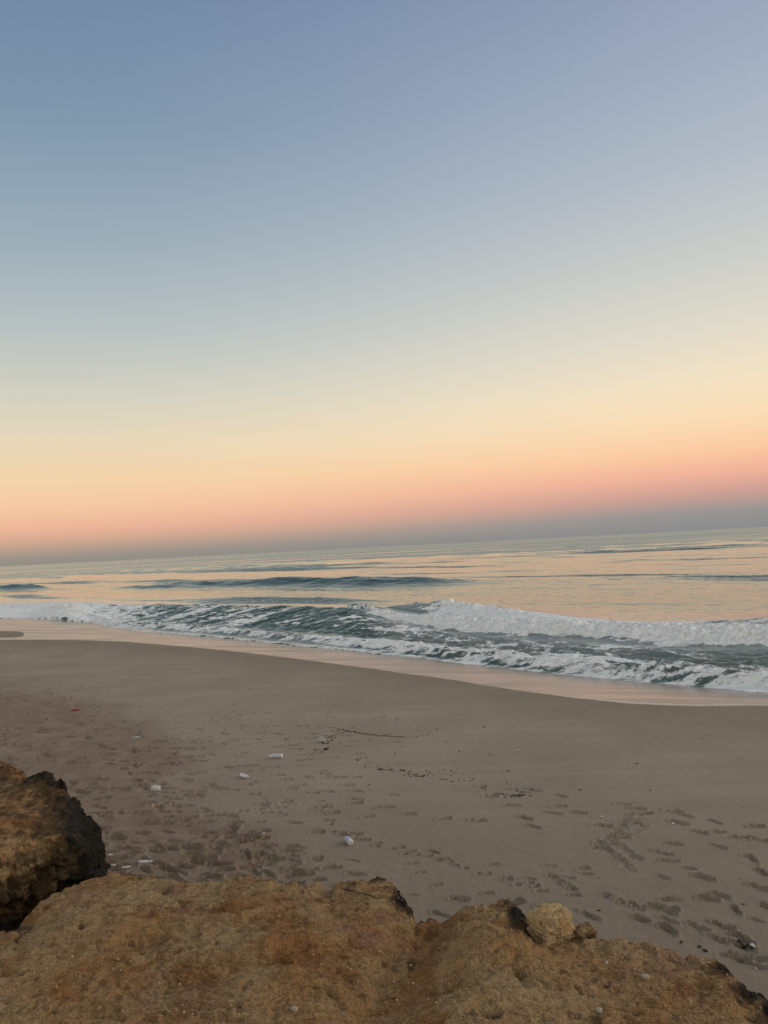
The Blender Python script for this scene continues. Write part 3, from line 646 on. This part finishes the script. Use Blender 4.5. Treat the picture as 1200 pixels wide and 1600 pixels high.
Pt = np.stack([Xo, Yo, Zo], -1)
bulge = 0.05 * RH[None] * np.sin(np.minimum(1, s2 * 5) * math.pi / 2)[:, None] - (0.10 * ss(0.03, 0.12, s2) + 0.75 * ss(0.22, 0.5, s2) - 0.25 * ss(0.6, 1.0, s2))[:, None]
Rr = 0.95 * RH[None] + bulge
Zz = (ZH[None] - 0.05) * (1 - s2[:, None]) + (-0.2) * s2[:, None]
Ps = np.stack([cen[0] + Rr * np.cos(TH), cen[1] + Rr * np.sin(TH), Zz], -1)
P = np.concatenate([Pt, Ps], 0); n = -normals(P, True)
if n[150, :, 2].mean() < 0: n = -n
big = fbm3(P, 2.2, 3, 0.5, seed=11); md = fbm3(P, 6.5, 4, 0.6, ridged=True, seed=12); fn = fbm3(P, 30, 3, 0.6, seed=13)
qx2, qy2 = project(P[..., 0], P[..., 1], P[..., 2])
rimw = np.concatenate([ss(0.80, 1.0, t2), np.ones(len(s2))])[:, None]
P = P + n * (0.02 * big + (0.012 + 0.085 * rimw) * md + (0.005 + 0.008 * rimw) * fn - 0.10 * rimw * np.maximum(0, fbm3(P, 9, 2, 0.5, seed=15) - 0.2))[..., None]
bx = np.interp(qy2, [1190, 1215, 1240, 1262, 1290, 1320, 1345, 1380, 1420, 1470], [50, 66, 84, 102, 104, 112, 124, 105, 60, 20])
pat_shade = 0.36 + 0.62 * ss(-50, 38, qx2 - bx + 60 * fbm3(P, 3.5, 4, 0.6, seed=16)) + 0.25 * ss(0, 30, qx2 - bx)
pat_shade = np.maximum(pat_shade, 0.62 * ss(-16, 14, qy2 - np.interp(qx2, [0, 50, 95, 130], [1380, 1352, 1335, 1330])))  # front face below the lip: brown crust with its shade painted in
pat_shade = np.maximum(pat_shade, 0.9 * np.exp(-(((qx2 - 78) / 22) ** 2 + ((qy2 - 1226) / 14) ** 2)))
pat_shade = np.maximum(pat_shade, 0.95 * ss(1395, 1445, qy2 + 0.3 * qx2))  # hollow under the overhang: its darkness is painted into the rock colour
pat_shade[len(t2) + 75:] = np.maximum(pat_shade[len(t2) + 75:], 0.8)
outc = grid_mesh('rock_outcrop', P, M_ROCK, wrap=True, attrs={'patina_shade': pat_shade, 'rust': blobs([(30, 1285, 50, 20, .75), (20, 1240, 60, 20, .4), (95, 1400, 70, 16, .5)], qx2, qy2), 'rose': 0 * pat_shade})
tag(outc, 'overhanging brown rock outcrop with craggy black weathered edge, at the left above the sand', 'rock')

# ------------------------------------------------------------------ loose objects
import bmesh
def ico(sub=4):
    bm = bmesh.new(); bmesh.ops.create_icosphere(bm, subdivisions=sub, radius=1.0)
    V = np.array([v.co[:] for v in bm.verts]); Fc = np.array([[v.index for v in f.verts] for f in bm.faces]); bm.free(); return V, Fc
def blob(name, mat, dims, sub=4, n1=0.2, s1=1.2, n2=0.05, s2=4.0, box=0.0, seed=1, rz=0.0, sag=0.0, attrs=False, link=True, smooth=True):
    V, Fc = ico(sub)
    if box > 0:
        q = (np.abs(V) ** (2 + box * 6)).sum(1) ** (1 / (2 + box * 6)); V = V / q[:, None]
    nn = V / np.linalg.norm(V, axis=1, keepdims=True)
    V = V + nn * (n1 * fbm3(V, s1, 3, 0.5, seed=seed) + n2 * fbm3(V, s2, 3, 0.6, ridged=True, seed=seed + 3))[:, None]
    V = V * (np.array(dims) / 2)
    V[:, 2] -= V[:, 2].min() * (1 - sag)
    c, s_ = math.cos(rz), math.sin(rz); V = np.stack([V[:, 0] * c - V[:, 1] * s_, V[:, 0] * s_ + V[:, 1] * c, V[:, 2]], 1)
    return raw_mesh(name, V, Fc, mat, {'patina_shade': np.full(len(V), 0.35 if name == 'stone' else 0.0)} if attrs else None, link, smooth)
def put(o, p, sink=0.0):
    o.location = (p[0], p[1], p[2] - sink); return o
def sandp(px, py):
    p = on_sand(px, py); p[2] = sand_h(p[0], p[1]); return p
def tube_np(pts, rad, seg=8):
    pts = np.array(pts, float); n = len(pts); T = np.gradient(pts, axis=0); T /= np.linalg.norm(T, axis=1, keepdims=True) + 1e-9
    ref = np.array([0.03, 0.02, 1.0]); A1 = np.cross(T, ref); A1 /= np.linalg.norm(A1, axis=1, keepdims=True) + 1e-9; A2 = np.cross(T, A1)
    th_ = np.linspace(0, 2 * math.pi, seg, endpoint=False); rad = np.broadcast_to(np.array(rad, float), (n,))
    return pts[:, None] + rad[:, None, None] * (A1[:, None] * np.cos(th_)[None, :, None] + A2[:, None] * np.sin(th_)[None, :, None])
def tube(name, pts, rad, mat, seg=8, link=True):
    P_ = tube_np(pts, rad, seg)
    P_ = np.concatenate([P_[:1] * 0 + P_[:1].mean(1, keepdims=True), P_, P_[-1:] * 0 + P_[-1:].mean(1, keepdims=True)], 0)
    return grid_mesh(name, P_, mat, wrap=True, link=link)
def curve_pts(ctrl, n):
    ctrl = np.array(ctrl, float); d = np.concatenate([[0], np.cumsum(np.linalg.norm(np.diff(ctrl, axis=0), axis=1))]); x = np.linspace(0, d[-1], n)
    out = np.stack([np.interp(x, d, ctrl[:, i]) for i in range(ctrl.shape[1])], 1)
    k = np.hanning(7); k /= k.sum()
    return np.stack([np.convolve(np.pad(out[:, i], 3, mode='edge'), k, 'valid') for i in range(out.shape[1])], 1)

# pale boulder on the rim and the small brown stone beside it
bp = on_ledge(862, 1464)
bo = put(blob('boulder', M_STONE, (0.152, 0.13, 0.112), 6, 0.26, 1.9, 0.24, 3.4, 0.7, 8, 0.5, attrs=True), bp, 0.024)
tag(bo, 'pale yellow pitted boulder perched on the rim of the rock ledge', 'boulder')
st = put(blob('stone', M_ROCK, (0.085, 0.06, 0.045), 5, 0.35, 1.7, 0.14, 3.0, 0.4, 9, 0.4, attrs=True), on_ledge(910, 1456), 0.008)
tag(st, 'small brown stone just right of the pale boulder on the ledge rim', 'stone')
M_PALE = plain('pale_pebble', (0.40, 0.35, 0.24), 0.8)
for i, (px, py, sz_, lab) in enumerate([(1008, 1528, 0.034, 'rounded pale greenish pebble on the right slope of the rock ledge'), (948, 1505, 0.022, 'small pale pebble on the ledge between the boulder and the rounded greenish pebble'), (188, 1516, 0.012, 'tiny white pebble on the left part of the rock ledge'), (460, 1578, 0.03, 'rough pale lump of stone low on the middle of the rock ledge'), (935, 1580, 0.03, 'bluish white pebble near the bottom edge of the ledge')]):
    tag(put(blob('pebble', M_PALE, (sz_ * 0.9, sz_ * 0.7, sz_ * 0.45), 3, 0.2, 1.3, 0.05, 3, 0.1, 20 + i, i), on_ledge(px, py), sz_ * 0.15), lab, 'pebble')
# grit scattered over the ledge, far too fine to count
gi = rng.integers(60, len(tt) - 20, 5200); gj = rng.integers(0, int(2 * math.radians(34) / 0.0013), 5200)
Vg, Fg = ico(1); VV, FF, k0 = [], [], 0
for q in range(len(gi)):
    s_ = 0.0012 + 0.0042 * rng.random() ** 4; dn = rng.random(3) * 0.7 + 0.65
    VV.append(Vg * s_ * dn + LP[gi[q], gj[q]] + np.array([0, 0, s_ * 0.3])); FF.append(Fg + k0); k0 += len(Vg)
M_GRIT = plain('grit', (0.42, 0.32, 0.19), 0.9)
tag(raw_mesh('grit', np.concatenate(VV), np.concatenate(FF), M_GRIT, smooth=False), kind='stuff')

# twig lying on the ledge
tp = [on_ledge(x, y) + np.array([0, 0, 0.006]) for x, y in [(536, 1391), (548, 1393), (560, 1397), (573, 1400), (585, 1404), (596, 1407)]]
tw = tube('twig', curve_pts(tp, 24), np.linspace(0.0038, 0.0018, 24), M_TWIG)
tag(tw, 'thin dark twig lying on top of the rock ledge', 'twig')

# plastic bottles ------------------------------------------------------
def lathe(name, prof, mat, parent=None, crush=0.0, seed=1, seg=28):
    prof = np.array(prof); th_ = np.linspace(0, 2 * math.pi, seg, endpoint=False)
    P_ = np.stack([np.repeat(prof[:, :1], seg, 1), prof[:, 1:2] * np.cos(th_), prof[:, 1:2] * np.sin(th_)], -1)
    if crush:
        k = fbm3(P_, 22, 2, 0.5, seed=seed, ridged=True)
        w = np.clip(prof[:, 1:2] / 0.03, 0, 1)
        P_[..., 1] += crush * 0.016 * k * w; P_[..., 2] = P_[..., 2] * (1 - 0.45 * crush * w) + crush * 0.010 * k * w
    o = grid_mesh(name, P_, mat, wrap=True); o.parent = parent; return o
def bottle(pxa, pxb, label, full=0.24, rad=0.034, crush=0.0, body_mat=None, with_label=False, cap=True, seed=1):
    a = sandp(*pxa); b_ = sandp(*pxb); d = b_ - a; c = (a + b_) / 2
    e = bpy.data.objects.new('plastic_bottle', None); C.objects.link(e); e.empty_display_size = 0.1
    k = full / 0.24
    h = rad * (0.62 if crush else 0.93)
    e.location = (c[0], c[1], sand_h(c[0], c[1]) + 0.002); e.rotation_euler = (0, 0, math.atan2(d[1], d[0]))
    prof = [(-0.5, 0.0002), (-0.5, 0.6), (-0.485, 0.92), (-0.46, 1.0), (-0.40, 1.0), (-0.385, 0.95), (-0.37, 1.0), (-0.20, 1.0), (-0.185, 0.95), (-0.17, 1.0), (0.02, 1.0), (0.035, 0.95), (0.05, 1.0), (0.14, 0.98), (0.25, 0.80), (0.34, 0.52), (0.40, 0.38), (0.46, 0.36), (0.465, 0.36)]
    o = lathe('body', [(x * full, r * rad) for x, r in prof], body_mat or M_CLEAR, e, crush, seed); o.location = (0, 0, h)
    if cap:
        o = lathe('cap', [(0.445 * full, 0.0002), (0.445 * full, 0.44 * rad), (0.505 * full, 0.44 * rad), (0.508 * full, 0.40 * rad), (0.508 * full, 0.0002)], M_WHITE, e); o.location = (0, 0, h)
    if with_label:
        o = lathe('label', [(-0.26 * full, 1.03 * rad), (0.10 * full, 1.03 * rad)], M_BLUE, e, crush, seed); o.location = (0, 0, h)
    return tag(e, label, 'bottle')
bottle((444, 1185), (417.5, 1184), 'clear plastic bottle lying flat on smooth sand, the farthest of the bottles', 0.30, 0.042, cap=True)
bottle((390, 1218), (373, 1210), 'crushed clear plastic bottle lying in a hollow of the sand', 0.26, 0.046, crush=1.0, seed=4)
bottle((553, 1326), (536, 1309), 'white capped plastic bottle with pale blue label on the sand just beyond the ledge', 0.21, 0.042, with_label=True, body_mat=M_WHITE)

# other litter
def litter(name, px, py, dims, mat, label, cat, seed, sub=4, n1=0.6, s1=1.8, rz=0.0, sink=0.0):
    o = put(blob(name, mat, dims, sub, n1, s1, 0.18, 4, 0, seed, rz, attrs=False), sandp(px, py), sink); return tag(o, label, cat)
litter('plastic_bag', 243, 1236, (0.15, 0.10, 0.085), M_PAPER, 'crumpled white plastic bag half buried in the churned sand', 'plastic bag', 31, 5)
litter('plastic_wrapper', 212, 1153, (0.20, 0.10, 0.05), M_CLEAR, 'thin pale clear wrapper on the trampled sand, far left', 'wrapper', 33, 5, sink=0.01)
litter('red_lid', 118, 1108, (0.24, 0.13, 0.035), M_RED, 'flat red piece of plastic on the far left sand', 'litter', 35, 4, 0.25)
litter('plastic_cup', 503, 1159, (0.11, 0.10, 0.09), M_CLEAR, 'small crumpled clear cup beside dark strands of weed', 'cup', 37, 5)
for i, (px, py, w, l_, lab) in enumerate([(228, 1350, 0.20, 0.07, 'long flat white plate fragment on the sand behind the ledge'), (176, 1355, 0.10, 0.05, 'flat white scrap beside the tip of the black edged rock'), (197, 1362, 0.10, 0.04, 'thin white scrap half hidden by the ledge rim'), (172, 1336, 0.06, 0.04, 'small grey white chip in the sand right of the black rock edge'),
                                   (412, 1303, 0.035, 0.03, 'tiny white bit on the sand between the footprints'), (1052, 1288, 0.06, 0.03, 'small white chip beside a footprint at the right'), (940, 1277, 0.05, 0.03, 'small pale chip at the edge of the scuffed sand')]):
    litter('white_scrap', px, py, (w, l_, 0.018), M_PAPER, lab, 'scrap', 40 + i, 3, 0.3, 1.4, 0.15 * i)
sp_ = [sandp(x, y) + np.array([0, 0, 0.008]) for x, y in [(808, 1172.5), (811, 1171), (814, 1170.2), (817, 1170.5)]]
tag(tube('bent_straw', curve_pts(sp_, 12), 0.006, M_PAPER), 'short bent pale stick alone on the smooth sand above the debris', 'straw')

# weed washed up at the right edge
def sline(pts, z=0.01): return [sandp(x, y) + np.array([0, 0, z]) for x, y in pts]
e = bpy.data.objects.new('seaweed_tangle', None); C.objects.link(e); w0 = sandp(1165, 1478); e.location = w0
def child_tube(name, pts, rad, mat, n=26):
    P_ = curve_pts(pts, n) - w0; P_[:, 2] += 0.012 * np.abs(np.sin(np.linspace(0, 7, n))); o = tube(name, P_, rad, mat); o.parent = e; return o
child_tube('frond', sline([(1154, 1473), (1158, 1470), (1164, 1470), (1167, 1474)]), np.linspace(0.012, 0.007, 26), M_WEED)
child_tube('frond', sline([(1154, 1472), (1158, 1476), (1163, 1480), (1170, 1482), (1176, 1486)]), np.linspace(0.016, 0.006, 26), M_WEED)
child_tube('frond', sline([(1160, 1472), (1159, 1476), (1161, 1480)]), 0.010, M_WEED)
child_tube('stem', sline([(1172, 1484), (1178, 1487), (1185, 1492)]), np.linspace(0.007, 0.003, 26), M_WEED)
o = blob('root_tuft', M_PAPER, (0.05, 0.04, 0.035), 3, 0.5, 1.6, 0.1, 3, 0, 55); o.location = tuple(sandp(1176, 1483) - w0 + np.array([0, 0, 0.01])); o.parent = e
tag(e, 'dark looped seaweed with a pale root tuft on the sand at the right edge', 'seaweed')
# thin strand line of weed
tag(tube('weed_strand', curve_pts(sline([(528, 1139), (540, 1142), (556, 1145), (572, 1147), (590, 1150), (610, 1151), (634, 1152)], 0.004), 80), 0.0065 * (0.6 + 0.7 * rng.random(80)), M_WEED, 6), 'long thin dark weed strand curving along the middle of the beach', 'seaweed')
tag(tube('weed_strand', curve_pts(sline([(545, 1143), (532, 1146), (522, 1149), (513, 1152)], 0.004), 30), 0.0065 * (0.6 + 0.7 * rng.random(30)), M_WEED, 6), 'short dark weed branch leading from the long strand to the clear cup', 'seaweed')

# dark bits of flotsam, each its own object
proto = []
for i in range(7):
    proto.append(blob('p', M_PEB if i % 2 else M_WEED, (1.0, 0.75, 0.55), 2, 0.6, 1.6, 0.2, 3, 0, 70 + i, link=False, smooth=True).data)
for i, m_e in enumerate(proto): m_e.name = 'flotsam'
def bit(px, py, s_, lab, grp, name='flotsam', cat='flotsam'):
    o = bpy.data.objects.new(name, random.choice(proto)); p = sandp(px, py); o.location = (p[0], p[1], p[2] - s_ * 0.05)
    s_ *= 0.62; o.scale = (s_ * random.uniform(0.8, 1.8), s_, s_ * random.uniform(0.5, 1.0)); o.rotation_euler = (0, 0, random.uniform(0, 6.28)); C.objects.link(o)
    return tag(o, lab, cat, grp)
def cluster(n, cx, cy, sx, sy, s_lo, s_hi, lab, grp, corr=0.0):
    for _ in range(n):
        a = random.gauss(0, 1); b_ = random.gauss(0, 1)
        bit(cx + sx * a, cy + sy * b_ + corr * a, random.uniform(s_lo, s_hi), lab, grp)
L1 = 'dark crumb of flotsam in the clump right beside the clear cup'; G1 = 'flotsam clumped beside the clear cup'
cluster(24, 514, 1158, 7, 4.5, 0.03, 0.07, L1, G1, -3.5); bit(510, 1171, 0.14, 'largest dark lump below the clear cup', 'flotsam clumped beside the clear cup')
L2 = 'dark crumb of flotsam strung along the thin curved weed strand'; G2 = 'flotsam along the weed strand'
for f in np.linspace(0, 1, 26):
    x = 522 + 165 * f; bit(x + random.uniform(-3, 3), np.interp(x, [522, 560, 610, 650, 665, 687], [1138, 1145, 1151, 1151.5, 1149, 1139]) + random.gauss(0, .7), random.uniform(0.03, 0.07), L2, G2)
L3 = 'dark crumb in the loose belt of flotsam across the middle sand'; G3 = 'belt of flotsam on the middle sand'
for (n, cx, cy, sx, sy, c_) in [(10, 600, 1203.5, 6, 1, 0), (10, 655, 1213, 8, 1, .6), (8, 596, 1203, 6, 1.5, 0), (14, 625, 1205, 9, 2, 1), (14, 645, 1212, 9, 1.2, 1), (10, 676, 1207, 12, 3, 0), (8, 695, 1219, 7, 1.5, 1), (16, 566, 1188, 12, 7, 8), (10, 610, 1180, 14, 9, -7), (14, 735, 1218, 16, 4, 4), (8, 755, 1229, 6, 2, -1)]:
    cluster(n, cx, cy, sx, sy, 0.02, 0.055, L3, G3, c_)
L4 = 'dark crumb in the dense patch of flotsam at the right end of the belt'; G4 = 'dense flotsam patch right of the middle'
cluster(22, 784, 1241, 9, 2, 0.025, 0.055, L4, G4); cluster(34, 814, 1242, 10, 2.2, 0.025, 0.06, L4, G4, -1.5); cluster(16, 800, 1230, 14, 5, 0.02, 0.05, L4, G4)
for (px, py, s_, lab) in [(794, 1204, 0.07, 'single black lump above the dense flotsam patch'), (717, 1173, 0.07, 'spiky dark speck on the open sand right of the curved strand'), (697, 1157, 0.05, 'dark speck just past the end of the curved strand'), (766, 1178, 0.05, 'dark speck left of the short pale stick'),
                          (757, 1136, 0.06, 'dark speck on smooth sand high above the belt of flotsam'), (995, 1193, 0.05, 'lone dark speck on the empty sand right of the middle'), (907, 1234, 0.07, 'black lump on the sand right of the dense flotsam patch'), (1096, 1155, 0.05, 'dark speck on the bare sand near the right edge'),
                          (518, 1126, 0.06, 'dark speck above the left end of the weed strand'), (1016, 1233, 0.05, 'dark speck above the scuffed sand'), (936, 1424, 0.05, 'black pebble beyond the small brown stone'), (1065, 1474, 0.06, 'dark flake left of the seaweed beyond the ledge rim'),
                          (1093, 1482, 0.055, 'left one of two dark flakes near the ledge rim'), (1102, 1488, 0.06, 'right one of two dark flakes near the ledge rim'), (1161, 1414, 0.04, 'small black pebble above the footprints at the right edge'), (143, 1063, 0.10, 'dark scrap of weed on the far left sand')]:
    bit(px, py, s_, lab, None, 'dark_pebble', 'pebble')
L5 = 'dark speck thinly scattered over the far left sand'; G5 = 'specks scattered on the far left sand'
for _ in range(34): bit(random.uniform(40, 420), random.uniform(1058, 1150), random.uniform(0.03, 0.065), L5, G5)
L6 = 'tiny dark speck sprinkled over the open right hand sand'; G6 = 'specks sprinkled on the right hand sand'
for _ in range(26): bit(random.uniform(560, 1180), random.uniform(1150, 1440), random.uniform(0.014, 0.028), L6, G6)

# shell crumbs and coarse grains lying all over the beach, too fine to count
VV, FF, k0 = [], [], 0
for q in range(3200):
    r_ = 5.0 + 22 * rng.random() ** 1.3; a_ = rng.uniform(-0.55, 0.55); x_, y_ = r_ * math.sin(a_), r_ * math.cos(a_)
    s_ = 0.0025 + 0.007 * rng.random() ** 3; dn = rng.random(3) * 0.8 + 0.6; dn[2] *= 0.6
    VV.append(Vg * s_ * dn + np.array([x_, y_, sand_h(x_, y_) + s_ * 0.2])); FF.append(Fg + k0); k0 += len(Vg)
h_ = len(VV) // 3
M_SHELL = plain('shell_grit', (0.46, 0.40, 0.32), 0.8)
tag(raw_mesh('shell_grit', np.concatenate(VV[:h_]), np.concatenate(FF[:h_]), M_SHELL, smooth=False), kind='stuff')
tag(raw_mesh('dark_grit', np.concatenate(VV[h_:]), np.concatenate(FF[h_:]) - h_ * len(Vg), M_PEB, smooth=False), kind='stuff')
